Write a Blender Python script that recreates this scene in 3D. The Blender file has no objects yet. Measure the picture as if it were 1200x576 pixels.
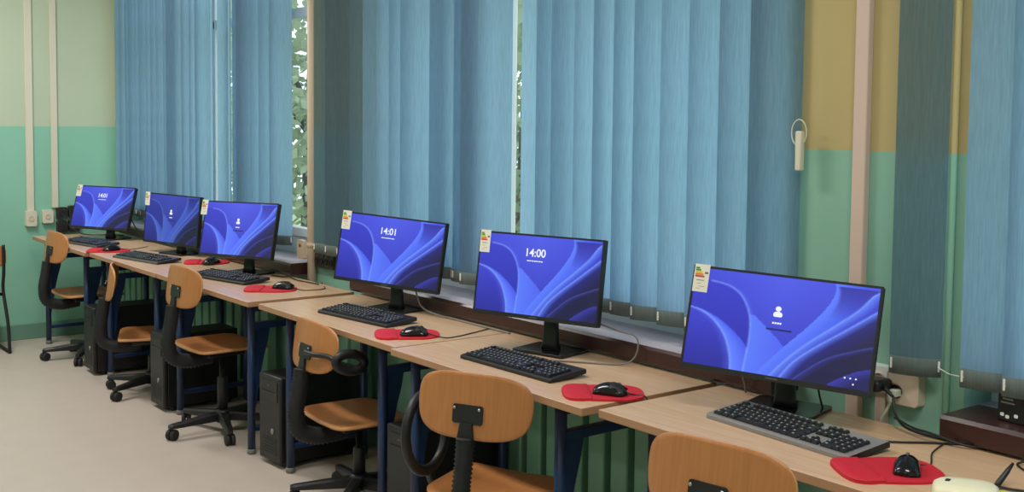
import bpy, bmesh, math, random
from mathutils import Vector, Matrix
random.seed(7)
scene = bpy.context.scene
C = scene.collection
R = math.radians
PI = math.pi

# ------------------------------------------------------------------ materials
def srgb(r, g, b):
    f = lambda c: (c / 255 / 12.92) if c / 255 <= .04045 else ((c / 255 + .055) / 1.055) ** 2.4
    return (f(r), f(g), f(b), 1)

def new_mat(name):
    m = bpy.data.materials.new(name)
    m.use_nodes = True
    nt = m.node_tree
    b = nt.nodes['Principled BSDF']
    return m, nt, b

def plain(name, col, rough=.5, metal=0, spec=.5, bump=0, bscale=200, var=0, vscale=8):
    m, nt, b = new_mat(name)
    b.inputs['Base Color'].default_value = col
    b.inputs['Roughness'].default_value = rough
    b.inputs['Metallic'].default_value = metal
    b.inputs['Specular IOR Level'].default_value = spec
    if bump or var:
        tc = nt.nodes.new('ShaderNodeTexCoord')
    if bump:
        n = nt.nodes.new('ShaderNodeTexNoise'); n.inputs['Scale'].default_value = bscale
        nt.links.new(tc.outputs['Object'], n.inputs['Vector'])
        bp = nt.nodes.new('ShaderNodeBump'); bp.inputs['Strength'].default_value = bump
        bp.inputs['Distance'].default_value = .002
        nt.links.new(n.outputs['Fac'], bp.inputs['Height'])
        nt.links.new(bp.outputs['Normal'], b.inputs['Normal'])
    if var:
        n2 = nt.nodes.new('ShaderNodeTexNoise'); n2.inputs['Scale'].default_value = vscale
        n2.inputs['Detail'].default_value = 5
        nt.links.new(tc.outputs['Object'], n2.inputs['Vector'])
        mx = nt.nodes.new('ShaderNodeMixRGB')
        mx.inputs['Color1'].default_value = tuple(c * (1 - var) for c in col[:3]) + (1,)
        mx.inputs['Color2'].default_value = tuple(min(1, c * (1 + var)) for c in col[:3]) + (1,)
        nt.links.new(n2.outputs['Fac'], mx.inputs['Fac'])
        nt.links.new(mx.outputs['Color'], b.inputs['Base Color'])
    return m

def emit(name, col, s=1):
    m, nt, b = new_mat(name)
    b.inputs['Base Color'].default_value = (0, 0, 0, 1)
    b.inputs['Emission Color'].default_value = col
    b.inputs['Emission Strength'].default_value = s
    return m

def two_tone(name, low, high, split=1.52):
    m, nt, b = new_mat(name)
    g = nt.nodes.new('ShaderNodeNewGeometry')
    s = nt.nodes.new('ShaderNodeSeparateXYZ')
    nt.links.new(g.outputs['Position'], s.inputs[0])
    gt = nt.nodes.new('ShaderNodeMath'); gt.operation = 'GREATER_THAN'; gt.inputs[1].default_value = split
    nt.links.new(s.outputs['Z'], gt.inputs[0])
    n = nt.nodes.new('ShaderNodeTexNoise'); n.inputs['Scale'].default_value = 3; n.inputs['Detail'].default_value = 6
    nt.links.new(g.outputs['Position'], n.inputs['Vector'])
    mr = nt.nodes.new('ShaderNodeMapRange'); mr.inputs['To Min'].default_value = .93; mr.inputs['To Max'].default_value = 1.06
    nt.links.new(n.outputs['Fac'], mr.inputs['Value'])
    mx = nt.nodes.new('ShaderNodeMixRGB'); mx.inputs['Color1'].default_value = low; mx.inputs['Color2'].default_value = high
    nt.links.new(gt.outputs[0], mx.inputs['Fac'])
    ml = nt.nodes.new('ShaderNodeMixRGB'); ml.blend_type = 'MULTIPLY'; ml.inputs['Fac'].default_value = 1
    nt.links.new(mx.outputs[0], ml.inputs['Color1']); nt.links.new(mr.outputs[0], ml.inputs['Color2'])
    nt.links.new(ml.outputs[0], b.inputs['Base Color'])
    # glossy oil paint below, matt emulsion above
    rr = nt.nodes.new('ShaderNodeMapRange'); rr.inputs['To Min'].default_value = .38; rr.inputs['To Max'].default_value = .8
    nt.links.new(gt.outputs[0], rr.inputs['Value']); nt.links.new(rr.outputs[0], b.inputs['Roughness'])
    bp = nt.nodes.new('ShaderNodeBump'); bp.inputs['Strength'].default_value = .15; bp.inputs['Distance'].default_value = .004
    n2 = nt.nodes.new('ShaderNodeTexNoise'); n2.inputs['Scale'].default_value = 25
    nt.links.new(g.outputs['Position'], n2.inputs['Vector'])
    nt.links.new(n2.outputs['Fac'], bp.inputs['Height']); nt.links.new(bp.outputs['Normal'], b.inputs['Normal'])
    return m

def wood(name, c1, c2, scale=(40, 3, 40), rough=.4, spec=.5):
    m, nt, b = new_mat(name)
    tc = nt.nodes.new('ShaderNodeTexCoord'); mp = nt.nodes.new('ShaderNodeMapping')
    mp.inputs['Scale'].default_value = scale
    nt.links.new(tc.outputs['Object'], mp.inputs['Vector'])
    n = nt.nodes.new('ShaderNodeTexNoise'); n.inputs['Scale'].default_value = 1; n.inputs['Detail'].default_value = 6
    n.inputs['Distortion'].default_value = .6
    nt.links.new(mp.outputs[0], n.inputs['Vector'])
    cr = nt.nodes.new('ShaderNodeValToRGB')
    cr.color_ramp.elements[0].position = .3; cr.color_ramp.elements[0].color = c1
    cr.color_ramp.elements[1].position = .7; cr.color_ramp.elements[1].color = c2
    nt.links.new(n.outputs['Fac'], cr.inputs[0]); nt.links.new(cr.outputs[0], b.inputs['Base Color'])
    b.inputs['Roughness'].default_value = rough
    b.inputs['Specular IOR Level'].default_value = spec
    return m

def fabric(name, col, trans, refl=None):
    m, nt, b = new_mat(name)
    nt.nodes.remove(b)
    out = nt.nodes['Material Output']
    tc = nt.nodes.new('ShaderNodeTexCoord'); mp = nt.nodes.new('ShaderNodeMapping')
    mp.inputs['Scale'].default_value = (230, 230, 14)
    nt.links.new(tc.outputs['Object'], mp.inputs['Vector'])
    n = nt.nodes.new('ShaderNodeTexNoise'); n.inputs['Scale'].default_value = 1; n.inputs['Detail'].default_value = 4
    nt.links.new(mp.outputs[0], n.inputs['Vector'])
    mr = nt.nodes.new('ShaderNodeMapRange'); mr.inputs['From Min'].default_value = .3; mr.inputs['From Max'].default_value = .7
    mr.inputs['To Min'].default_value = .86; mr.inputs['To Max'].default_value = 1.06
    nt.links.new(n.outputs['Fac'], mr.inputs['Value'])
    ml = nt.nodes.new('ShaderNodeMixRGB'); ml.blend_type = 'MULTIPLY'; ml.inputs['Fac'].default_value = 1
    ml.inputs['Color1'].default_value = col
    nt.links.new(mr.outputs[0], ml.inputs['Color2'])
    d = nt.nodes.new('ShaderNodeBsdfDiffuse'); t = nt.nodes.new('ShaderNodeBsdfTranslucent')
    m2 = nt.nodes.new('ShaderNodeMixRGB'); m2.blend_type = 'MULTIPLY'; m2.inputs['Fac'].default_value = 1
    m2.inputs['Color1'].default_value = refl or col
    nt.links.new(mr.outputs[0], m2.inputs['Color2'])
    nt.links.new(m2.outputs[0], d.inputs['Color']); nt.links.new(ml.outputs[0], t.inputs['Color'])
    mx = nt.nodes.new('ShaderNodeMixShader'); mx.inputs['Fac'].default_value = trans
    nt.links.new(d.outputs[0], mx.inputs[1]); nt.links.new(t.outputs[0], mx.inputs[2])
    nt.links.new(mx.outputs[0], out.inputs['Surface'])
    return m

def glass(name):
    m, nt, b = new_mat(name)
    nt.nodes.remove(b)
    out = nt.nodes['Material Output']
    fr = nt.nodes.new('ShaderNodeFresnel'); fr.inputs['IOR'].default_value = 1.45
    tr = nt.nodes.new('ShaderNodeBsdfTransparent'); tr.inputs['Color'].default_value = (.93, .96, .95, 1)
    gl = nt.nodes.new('ShaderNodeBsdfGlossy'); gl.inputs['Roughness'].default_value = .02
    mx = nt.nodes.new('ShaderNodeMixShader')
    ge = nt.nodes.new('ShaderNodeNewGeometry')
    sb = nt.nodes.new('ShaderNodeMath'); sb.operation = 'SUBTRACT'; sb.inputs[0].default_value = 1
    mu = nt.nodes.new('ShaderNodeMath'); mu.operation = 'MULTIPLY'
    nt.links.new(ge.outputs['Backfacing'], sb.inputs[1]); nt.links.new(sb.outputs[0], mu.inputs[0]); nt.links.new(fr.outputs[0], mu.inputs[1])
    nt.links.new(mu.outputs[0], mx.inputs['Fac']); nt.links.new(tr.outputs[0], mx.inputs[1]); nt.links.new(gl.outputs[0], mx.inputs[2])
    nt.links.new(mx.outputs[0], out.inputs['Surface'])
    return m

def leaves(name, c1, c2):
    m, nt, b = new_mat(name)
    g = nt.nodes.new('ShaderNodeNewGeometry')
    nt.nodes.remove(b)
    n = nt.nodes.new('ShaderNodeTexNoise'); n.inputs['Scale'].default_value = 1.7
    nt.links.new(g.outputs['Position'], n.inputs['Vector'])
    mx = nt.nodes.new('ShaderNodeMixRGB'); mx.inputs['Color1'].default_value = c1; mx.inputs['Color2'].default_value = c2
    nt.links.new(n.outputs['Fac'], mx.inputs['Fac'])
    d = nt.nodes.new('ShaderNodeBsdfDiffuse'); t = nt.nodes.new('ShaderNodeBsdfTranslucent'); ms = nt.nodes.new('ShaderNodeMixShader'); ms.inputs[0].default_value = .45
    nt.links.new(mx.outputs[0], d.inputs['Color']); nt.links.new(mx.outputs[0], t.inputs['Color'])
    nt.links.new(d.outputs[0], ms.inputs[1]); nt.links.new(t.outputs[0], ms.inputs[2]); nt.links.new(ms.outputs[0], nt.nodes['Material Output'].inputs['Surface'])
    return m

def screen_mat(name, strength):
    m, nt, b = new_mat(name)
    b.inputs['Base Color'].default_value = (.01, .01, .012, 1)
    b.inputs['Roughness'].default_value = .35
    a = nt.nodes.new('ShaderNodeVertexColor'); a.layer_name = 'picture'
    nt.links.new(a.outputs['Color'], b.inputs['Emission Color'])
    b.inputs['Emission Strength'].default_value = strength
    return m

M = {}
M['wall_end'] = two_tone('end_wall_paint', srgb(140, 196, 172), srgb(186, 199, 174))
M['wall_win'] = two_tone('window_wall_paint', srgb(136, 182, 162), srgb(182, 164, 114))
M['wall_far'] = two_tone('room_wall_paint', srgb(122, 192, 158), srgb(206, 204, 170))
M['ceiling'] = plain('ceiling_white', srgb(232, 230, 222), .9)
M['floor'] = plain('linoleum', srgb(194, 181, 170), .42, var=.07, vscale=6, bump=.03, bscale=300)
M['base'] = plain('baseboard_paint', srgb(108, 150, 132), .5)
M['top'] = wood('beech_laminate', srgb(206, 168, 132), srgb(216, 182, 148), (4, 60, 60), .27, .55)
M['edge'] = plain('laminate_edge', srgb(170, 128, 94), .5)
M['ply'] = wood('varnished_plywood', srgb(170, 110, 62), srgb(182, 121, 72), (110, 5, 5), .35)
M['ply_seat'] = wood('varnished_plywood_seat', srgb(170, 110, 62), srgb(182, 121, 72), (110, 5, 5), .33)
M['ply_edge'] = plain('plywood_edge', srgb(206, 152, 100), .5)
M['blue'] = plain('blue_enamel', srgb(30, 50, 88), .35)
M['black'] = plain('black_plastic', srgb(26, 26, 28), .45)
M['blackm'] = plain('black_matt_plastic', srgb(30, 30, 32), .65)
M['gloss'] = plain('black_gloss', srgb(18, 18, 20), .16)
M['case'] = plain('pc_case_black', srgb(25, 25, 28), .42)
M['grey'] = plain('dark_grey_plastic', srgb(74, 76, 80), .4)
M['silver'] = plain('silver_plastic', srgb(132, 130, 128), .32)
M['metal'] = plain('steel', srgb(190, 190, 190), .3, 1)
M['red'] = plain('red_gel_cloth', srgb(196, 24, 44), .7, bump=.1, bscale=900)
M['cream'] = plain('cream_plastic', srgb(212, 192, 170), .5)
M['creamw'] = plain('pale_cream_plastic', srgb(214, 210, 190), .5)
M['pinkc'] = plain('pink_beige_paint', srgb(206, 182, 168), .5)
M['socket_dark'] = plain('dark_socket', srgb(48, 42, 40), .4)
M['white'] = plain('white_plastic', srgb(232, 232, 228), .4)
M['upvc'] = plain('white_window_frame', srgb(226, 230, 234), .35)
M['stone'] = plain('terrazzo', srgb(164, 154, 162), .42, var=.25, vscale=120)
M['brown'] = plain('brown_gloss_paint', srgb(58, 31, 29), .3)
M['darkbrown'] = plain('dark_underside', srgb(40, 28, 26), .6)
M['slat'] = fabric('blind_cloth', srgb(146, 182, 205), .80, srgb(148, 164, 172))
M['weight'] = fabric('blind_hem_cloth', srgb(140, 156, 158), .3)
M['glass'] = glass('window_glass')
M['rad'] = plain('radiator_green', srgb(124, 170, 146), .45)
M['yellowgreen'] = plain('yellow_green_plastic', srgb(200, 204, 70), .5)
M['ivory'] = plain('ivory_plastic', srgb(236, 230, 196), .4)
M['paper'] = plain('label_paper', srgb(232, 228, 212), .6)
M['lab_g'] = plain('label_green', srgb(60, 150, 60), .6)
M['lab_y'] = plain('label_yellow', srgb(226, 196, 50), .6)
M['lab_o'] = plain('label_orange', srgb(226, 130, 50), .6)
M['lab_r'] = plain('label_red', srgb(205, 52, 44), .6)
M['lab_k'] = plain('label_ink', srgb(110, 112, 112), .6)
M['keycap'] = plain('keycap_black', srgb(34, 34, 38), .38)
M['legend'] = plain('key_legend', srgb(190, 190, 190), .5)
M['glyph'] = emit('screen_white', srgb(240, 244, 255), 1.0)
M['glyph_dark'] = emit('screen_navy', srgb(28, 30, 110), 1.0)
M['screen'] = screen_mat('lit_screen', 1.0)
M['screen_dim'] = screen_mat('lit_screen_dimmed', .55)
M['leaf'] = leaves('foliage', srgb(136, 156, 130), srgb(190, 202, 172))
M['leaf2'] = leaves('foliage_pale', srgb(150, 168, 140), srgb(204, 212, 184))
M['bark'] = plain('bark', srgb(96, 86, 74), .9)
M['grass'] = plain('lawn', srgb(150, 164, 112), .9, var=.2, vscale=2)
M['wgreen'] = plain('green_pipe_paint', srgb(128, 190, 156), .4)
M['cable_grey'] = plain('grey_cable', srgb(120, 118, 114), .5)
M['cable_white'] = plain('white_cable', srgb(200, 205, 190), .5)

# ------------------------------------------------------------------ mesh tools
class MB:
    def __init__(self):
        self.bm = bmesh.new(); self.mi = 0
    def _done(self, before, M_=None):
        vs = [v for v in self.bm.verts if v not in before]
        return vs
    def m(self, i):
        self.mi = i; return self
    def _tag(self, faces, smooth=False):
        for f in faces:
            f.material_index = self.mi; f.smooth = smooth
    def box(self, c, s, mat=None, bev=0, seg=2):
        T = Matrix.Translation(c)
        if mat is not None: T = mat @ T
        r = bmesh.ops.create_cube(self.bm, size=1, matrix=T @ Matrix.Diagonal((s[0], s[1], s[2], 1)))
        fs = list({f for v in r['verts'] for f in v.link_faces})
        self._tag(fs)
        if bev:
            es = list({e for v in r['verts'] for e in v.link_edges})
            g = bmesh.ops.bevel(self.bm, geom=es, offset=bev, segments=seg, profile=.5, affect='EDGES', clamp_overlap=True)
            self._tag(g['faces'], True)
        return self
    def ring_loft(self, rings, closed=True, cap=True, smooth=True):
        bm = self.bm
        vr = [[bm.verts.new(p) for p in ring] for ring in rings]
        n = len(rings[0]); fs = []
        for a, b in zip(vr, vr[1:]):
            for i in range(n if closed else n - 1):
                j = (i + 1) % n
                try: fs.append(bm.faces.new((a[i], a[j], b[j], b[i])))
                except ValueError: pass
        self._tag(fs, smooth)
        if cap:
            c = []
            c.append(bm.faces.new(list(reversed(vr[0])))); c.append(bm.faces.new(vr[-1]))
            self._tag(c, False)
        return self
    def tube(self, pts, r, segs=10, closed=False, flat=1.0):
        pts = [Vector(p) for p in pts]
        rad = r if isinstance(r, (list, tuple)) else [r] * len(pts)
        n = len(pts); rings = []; up = None
        for i, p in enumerate(pts):
            if closed: t = pts[(i + 1) % n] - pts[i - 1]
            else: t = pts[min(i + 1, n - 1)] - pts[max(i - 1, 0)]
            t.normalize()
            if up is None:
                up = Vector((0, 0, 1)) if abs(t.z) < .9 else Vector((0, 1, 0))
            s = t.cross(up); s.normalize(); up = s.cross(t); up.normalize()
            rings.append([p + s * math.cos(a) * rad[i] + up * math.sin(a) * rad[i] * flat for a in [2 * PI * k / segs for k in range(segs)]])
        if closed:
            rings.append(rings[0])
            return self.ring_loft(rings, True, False)
        return self.ring_loft(rings)
    def cyl(self, p0, p1, r, r2=None, segs=16):
        return self.tube([p0, p1], [r, r if r2 is None else r2], segs)
    def lathe(self, prof, c=(0, 0, 0), segs=20, mat=None):
        T = mat if mat is not None else Matrix.Translation(c)
        rings = [[T @ Vector((r * math.cos(a), r * math.sin(a), z)) for a in [2 * PI * k / segs for k in range(segs)]] for r, z in prof]
        return self.ring_loft(rings)
    def prism(self, poly, z0, z1, mat=None, bev=0):
        T = mat if mat is not None else Matrix.Identity(4)
        bm = self.bm
        lo = [bm.verts.new(T @ Vector((x, y, z0))) for x, y in poly]
        hi = [bm.verts.new(T @ Vector((x, y, z1))) for x, y in poly]
        n = len(poly)
        fs = [bm.faces.new(list(reversed(lo))), bm.faces.new(hi)]
        top = fs[1]
        fs += [bm.faces.new((lo[i], lo[(i + 1) % n], hi[(i + 1) % n], hi[i])) for i in range(n)]
        self._tag(fs)
        if bev:
            g = bmesh.ops.bevel(bm, geom=list(top.edges), offset=bev, segments=2, profile=.5, affect='EDGES', clamp_overlap=True)
            self._tag(g['faces'], True)
        return self
    def ball(self, c, r, sc=(1, 1, 1), seg=14):
        T = Matrix.Translation(c) @ Matrix.Diagonal((r * sc[0], r * sc[1], r * sc[2], 1))
        g = bmesh.ops.create_uvsphere(self.bm, u_segments=seg, v_segments=seg // 2 + 2, radius=1, matrix=T)
        self._tag({f for v in g['verts'] for f in v.link_faces}, True)
        return self
    def build(self, name, mats, parent=None, mtx=None, fixn=True):
        if fixn: bmesh.ops.recalc_face_normals(self.bm, faces=self.bm.faces[:])
        me = bpy.data.meshes.new(name); self.bm.to_mesh(me); self.bm.free()
        for mt in (mats if isinstance(mats, (list, tuple)) else [mats]): me.materials.append(mt)
        o = bpy.data.objects.new(name, me); C.objects.link(o)
        if parent: o.parent = parent
        if mtx is not None: o.matrix_local = mtx
        return o

def tag(o, label=None, cat=None, group=None, kind=None):
    if label: o['label'] = label
    if cat: o['category'] = cat
    if group: o['group'] = group
    if kind: o['kind'] = kind
    return o
def empty(name, loc=(0, 0, 0), rz=0, label=None, cat=None, group=None):
    o = bpy.data.objects.new(name, None); C.objects.link(o)
    o.location = loc; o.rotation_euler = (0, 0, rz); o.empty_display_size = .1
    return tag(o, label, cat, group)
def struct(o): o['kind'] = 'structure'; return o
def clone(o, parent=None):
    c = o.copy(); C.objects.link(c); c.parent = parent
    for ch in o.children: clone(ch, c)
    return c
def smooth_path(pts, n=8):
    P = [Vector(p) for p in pts]; out = []
    for i in range(len(P) - 1):
        a, b, c, d = P[max(i - 1, 0)], P[i], P[i + 1], P[min(i + 2, len(P) - 1)]
        for k in range(n):
            t = k / n
            out.append(.5 * ((2 * b) + (c - a) * t + (2 * a - 5 * b + 4 * c - d) * t * t + (3 * b - a - 3 * c + d) * t ** 3))
    out.append(P[-1]); return out
def rrect(w, h, r, n=5):
    out = []
    for cx, cy, a0 in ((w/2-r, h/2-r, 0), (-w/2+r, h/2-r, 90), (-w/2+r, -h/2+r, 180), (w/2-r, -h/2+r, 270)):
        for k in range(n + 1):
            a = R(a0 + 90 * k / n); out.append((cx + r * math.cos(a), cy + r * math.sin(a)))
    return out
def superell(a, b, e, n=40):
    o = []
    for k in range(n):
        t = 2 * PI * k / n; c, s = math.cos(t), math.sin(t)
        o.append((a * abs(c) ** (2 / e) * (1 if c > 0 else -1), b * abs(s) ** (2 / e) * (1 if s > 0 else -1)))
    return o

# ------------------------------------------------------------------ the room
XL, XR, YW, YB, ZC = -8.5, 1.6, 2.85, -3.4, 3.05
WT = .30                                        # window wall thickness
wins = [(-8.36, -5.46), (-4.75, -2.28), (-1.665, .9)]
SILL, HEAD = .80, 2.72
struct(MB().box(((XL+XR)/2, (YB+YW)/2, -.05), (XR-XL+.4, YW-YB+.4, .1)).build('floor', M['floor']))
struct(MB().box(((XL+XR)/2, (YB+YW)/2, ZC+.05), (XR-XL+.4, YW-YB+.4, .1)).build('ceiling', M['ceiling']))
struct(MB().box((XL-.1, (YB+YW)/2, ZC/2), (.2, YW-YB+.4, ZC)).build('wall_left', M['wall_end']))
struct(MB().box((XR+.1, (YB+YW)/2, ZC/2), (.2, YW-YB+.4, ZC)).build('wall_right', M['wall_far']))
struct(MB().box(((XL+XR)/2, YB-.1, ZC/2), (XR-XL, .2, ZC)).build('wall_back', M['wall_far']))
w = MB()
w.box(((XL+XR)/2, YW+WT/2, SILL/2-.02), (XR-XL, WT, SILL-.04))
w.box(((XL+XR)/2, YW+WT/2, (HEAD+ZC)/2), (XR-XL, WT, ZC-HEAD))
xs = [XL] + [v for p in wins for v in p] + [XR]
for a, b in zip(xs[0::2], xs[1::2]):
    w.box(((a+b)/2, YW+WT/2, (SILL-.04+HEAD)/2), (b-a, WT, HEAD-SILL+.04))
struct(w.build('wall_front', M['wall_win']))
struct(MB().box((XL+.008, (YB+YW)/2, .055), (.016, YW-YB, .11), bev=.004).build('baseboard_left', M['base']))
struct(MB().box(((XL+XR)/2, YW-.008, .055), (XR-XL-.04, .016, .11), bev=.004).build('baseboard_front', M['base']))

YF = 3.02                                       # window frame plane
def window(idx, x0, x1, mull, sill_x0, sill_x1):
    f = MB(); d = .07
    zb, zt = SILL + .06, HEAD
    f.box(((x0+x1)/2, YF, zb), (x1-x0, d, .13), bev=.006)            # lower rail
    f.box(((x0+x1)/2, YF, zt-.03), (x1-x0, d, .08), bev=.006)
    for x in (x0+.04, x1-.04): f.box((x, YF, (zb+zt)/2), (.08, d, zt-zb), bev=.006)
    for x in mull: f.box((x, YF, (zb+zt)/2), (.075, d, zt-zb), bev=.006)
    f.box(((x0+x1)/2, YF, 2.19), (x1-x0, d, .06), bev=.006)          # transom
    f.box(((x0+x1)/2, YF-.03, .955), (x1-x0, .05, .05), bev=.005)    # sash bottoms
    o = struct(f.build('window_%d' % idx, M['upvc']))
    p = MB(); p.box(((x0+x1)/2, YF+.01, (zb+zt)/2), (x1-x0-.06, .006, zt-zb-.06))
    p.build('pane', M['glass'], o)
    s = MB()
    s.box(((x0+x1)/2, (YF+YW)/2, SILL+.012), (x1-x0-.002, YF-YW, .036))
    s.build('inner_ledge', M['stone'], o)
    s = MB()
    poly = [(2.725, SILL-.03), (2.72, SILL-.02), (2.72, SILL+.022), (2.728, SILL+.032), (YW+.06, SILL+.032), (YW+.06, SILL-.03)]
    T = Matrix(((0, 0, 1, 0), (1, 0, 0, 0), (0, 1, 0, 0), (0, 0, 0, 1)))
    s.prism(poly, sill_x0, sill_x1, T)
    bmesh.ops.recalc_face_normals(s.bm, faces=s.bm.faces[:])
    for fc in s.bm.faces:
        c = fc.calc_center_median(); 
        fc.material_index = 0 if (c.z > SILL + .028 and idx != 3) else 1
    s.build('sill_board', [M['stone'], M['brown']], o)
window(1, *wins[0], [-7.06], -8.40, -5.43)
window(2, *wins[1], [-3.9625], -4.80, -2.22)
window(3, *wins[2], [-.4], -1.655, .95)

# ------------------------------------------------------------------ pipes, ducts, sockets
def duct(name, x, y, z0, z1, wd, dp, mat, label, axis='y', cat='cable duct'):
    m = MB()
    if axis == 'y': m.box((0, 0, (z1-z0)/2), (wd, dp, z1-z0), bev=.004)
    else: m.box((0, 0, (z1-z0)/2), (dp, wd, z1-z0), bev=.004)
    o = m.build(name, mat); o.location = (x, y, z0)
    tag(o, label, cat)
    return o
duct('cable_duct', -2.006, YW-.013, .0, ZC, .046, .026, M['pinkc'], 'wide pinkish beige cable duct on the yellow and green pier right of the long blind')
duct('cable_duct', -1.912, YW-.011, .0, .868, .036, .022, M['pinkc'], 'short pinkish duct below the white socket beside the nearest monitor')
duct('cable_duct', XL+.009, 2.222, .915, ZC, .052, .018, M['creamw'], 'left one of two thin cream cable ducts on the end wall', 'x')
duct('cable_duct', XL+.009, 2.392, .935, ZC, .046, .018, M['creamw'], 'right one of two thin cream cable ducts on the end wall', 'x')
pm = MB(); pm.tube([(-5.385, YW-.026, .0), (-5.385, YW-.026, ZC)], .024, 14)
o = pm.build('heating_pipe', M['cream']); tag(o, 'cream heating pipe running up the pier between the two blinds', 'pipe')
for z in (.93, 2.3): MB().tube([(-5.385, YW-.026, z-.012), (-5.385, YW-.026, z+.012)], .028, 14).build('pipe_collar', M['cream'], o)
pm = MB(); pm.tube([(-1.712, YW-.010, .0), (-1.712, YW-.010, ZC)], .0095, 12)
o = pm.build('conduit_pipe', two_tone('conduit_paint', srgb(142, 192, 170), srgb(190, 174, 122))); tag(o, 'thin conduit painted yellow above and green below at the right pier', 'pipe')

def socket_box(loc, rz, wd, ht, dp, mat, dark, label, group=None):
    """wall box facing local -Y with round or square wells"""
    r = empty('wall_socket', loc, rz, label, 'socket', group)
    MB().prism(rrect(wd, ht, .008), 0, dp, Matrix.Rotation(R(90), 4, 'X'), .004).build('cover', mat, r)
    return r
def wells(r, pts, dp, rad, mat):
    for x, z in pts:
        MB().lathe([(rad, 0), (rad, .004), (rad*.85, .005), (rad*.8, .001)], segs=18, mat=Matrix.Translation((x, -dp, z)) @ Matrix.Rotation(R(90), 4, 'X')).build('well', mat, r)
s = socket_box((-1.935, YW, .868), 0, .11, .075, .035, M['white'], None, 'white double wall socket directly right of the nearest monitor')
wells(s, [(-.028, 0), (.028, 0)], .035, .02, M['cream'])
pl = empty('power_plug', (-1.888, YW-.075, .862), 0, 'black moulded power plug in the white socket beside the nearest monitor', 'plug')
MB().box((0, .0, 0), (.06, .075, .035), bev=.012).build('plug_body', M['black'], pl)
MB().tube([(.028, -.01, -.002), (.05, -.02, -.008), (.07, -.024, -.02)], [.008, .006, .004]).build('strain_relief', M['black'], pl)
s = socket_box((-1.832, YW, .855), 0, .10, .095, .035, M['cream'], None, 'cream wall socket with a pale plug under the grey blind slat')
wells(s, [(-.02, -.012)], .035, .02, M['socket_dark'])
pl = empty('power_plug', (-1.845, YW-.052, .842), 0, 'pale plug in the cream wall socket under the grey blind slat', 'plug')
MB().box((0, .006, 0), (.024, .036, .02), bev=.003).box((-.003, -.012, -.012), (.014, .016, .026), bev=.003).build('plug_body', M['cable_white'], pl)
o = MB().tube(smooth_path([(-.003, -.014, -.022), (-.012, -.018, -.05), (-.03, -.014, -.082), (-.035, -.005, -.13), (-.036, 0, -.3)]), .0042, 8).build('cord', M['cable_white'], pl)
# four dark wall sockets under blind edge on pier
for k in range(4):
    s = empty('wall_socket', (-5.325 + k*.052, YW, .855), 0, ['first','second','third','fourth'][k] + ' from the left of the dark sockets low on the pier by the cream pipe', 'socket', 'dark sockets on the pier')
    MB().prism(rrect(.046, .07, .006), 0, .03, Matrix.Rotation(R(90), 4, 'X'), .003).build('cover', M['socket_dark'], s)
    wells(s, [(0, 0)], .03, .017, M['blackm'])
s = socket_box((-5.43, YW-.052, .905), 0, .07, .10, .02, M['cream'], None, 'cream junction box on the cream pipe between the blinds')
MB().lathe([(.008, 0), (.008, .004), (.004, .005)], mat=Matrix.Translation((0, -.02, .02)) @ Matrix.Rotation(R(90), 4, 'X')).build('screw', M['grey'], s)
# end wall sockets
RX = R(90)
def end_socket(y, z, wd, ht, mat, label, dark):
    s = socket_box((XL, y, z), RX, wd, ht, .035, mat, None, label, 'sockets on the end wall')
    wells(s, [(0, 0)], .035, min(wd, ht)*.25, M['cream'] if not dark else M['blackm'])
    return s
end_socket(2.222, .865, .075, .11, M['creamw'], 'cream socket at the foot of the left duct on the end wall', False)
end_socket(2.335, .875, .075, .095, M['creamw'], 'cream socket between the two ducts on the end wall', False)
for j, (y, z, t) in enumerate([(2.435, .895, 'upper left'), (2.52, .905, 'upper right'), (2.435, .795, 'lower left'), (2.52, .80, 'lower right')]):
    end_socket(y, z, .075, .085, M['socket_dark'], t + ' dark socket of the block of four on the end wall', True)
# blind cord weight
cw = empty('cord_weight', (-2.195, 2.795, 1.47), 0, 'white cord holder hanging at the right edge of the long blind', 'blind cord')
MB().box((0, 0, .045), (.022, .02, .12), bev=.004).build('holder', M['creamw'], cw)
MB().tube([(-.004 + .028*math.cos(a), 0, .10 + .04*math.sin(a)) for a in [2*PI*k/20 for k in range(20)]], .002, 6, closed=True).build('cord_loop', M['creamw'], cw)

# ------------------------------------------------------------------ radiators
def radiator(x0, x1, label):
    r = empty('radiator', ((x0+x1)/2, YW-.075, 0), 0, label, 'radiator', 'radiators under the windows')
    n = int((x1-x0)/.115); L = x1-x0
    b = MB()
    for k in range(n):
        x = -L/2 + (k+.5)*L/n
        b.box((x, 0, .36), (L/n*.72, .06, .56), bev=.008)
    b.build('section_row', M['rad'], r)
    h = MB()
    for z in (.14, .58): h.tube([(-L/2-.03, .012, z), (L/2+.03, .012, z)], .016, 10)
    h.build('header_pipe', M['rad'], r)
    h = MB()
    for x in (-L/2+.15, L/2-.15): h.box((x, .045, .5), (.03, .05, .06)); h.box((x, 0, .042), (.03, .04, .084))
    h.build('bracket', M['blackm'], r)
radiator(-8.2, -5.75, 'long green sectional radiator under the desks at the far window')
radiator(-5.25, -4.72, 'short green sectional radiator beneath the pier with the cream pipe')
radiator(-3.95, -2.25, 'green sectional radiator under the desks at the middle window')

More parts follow.
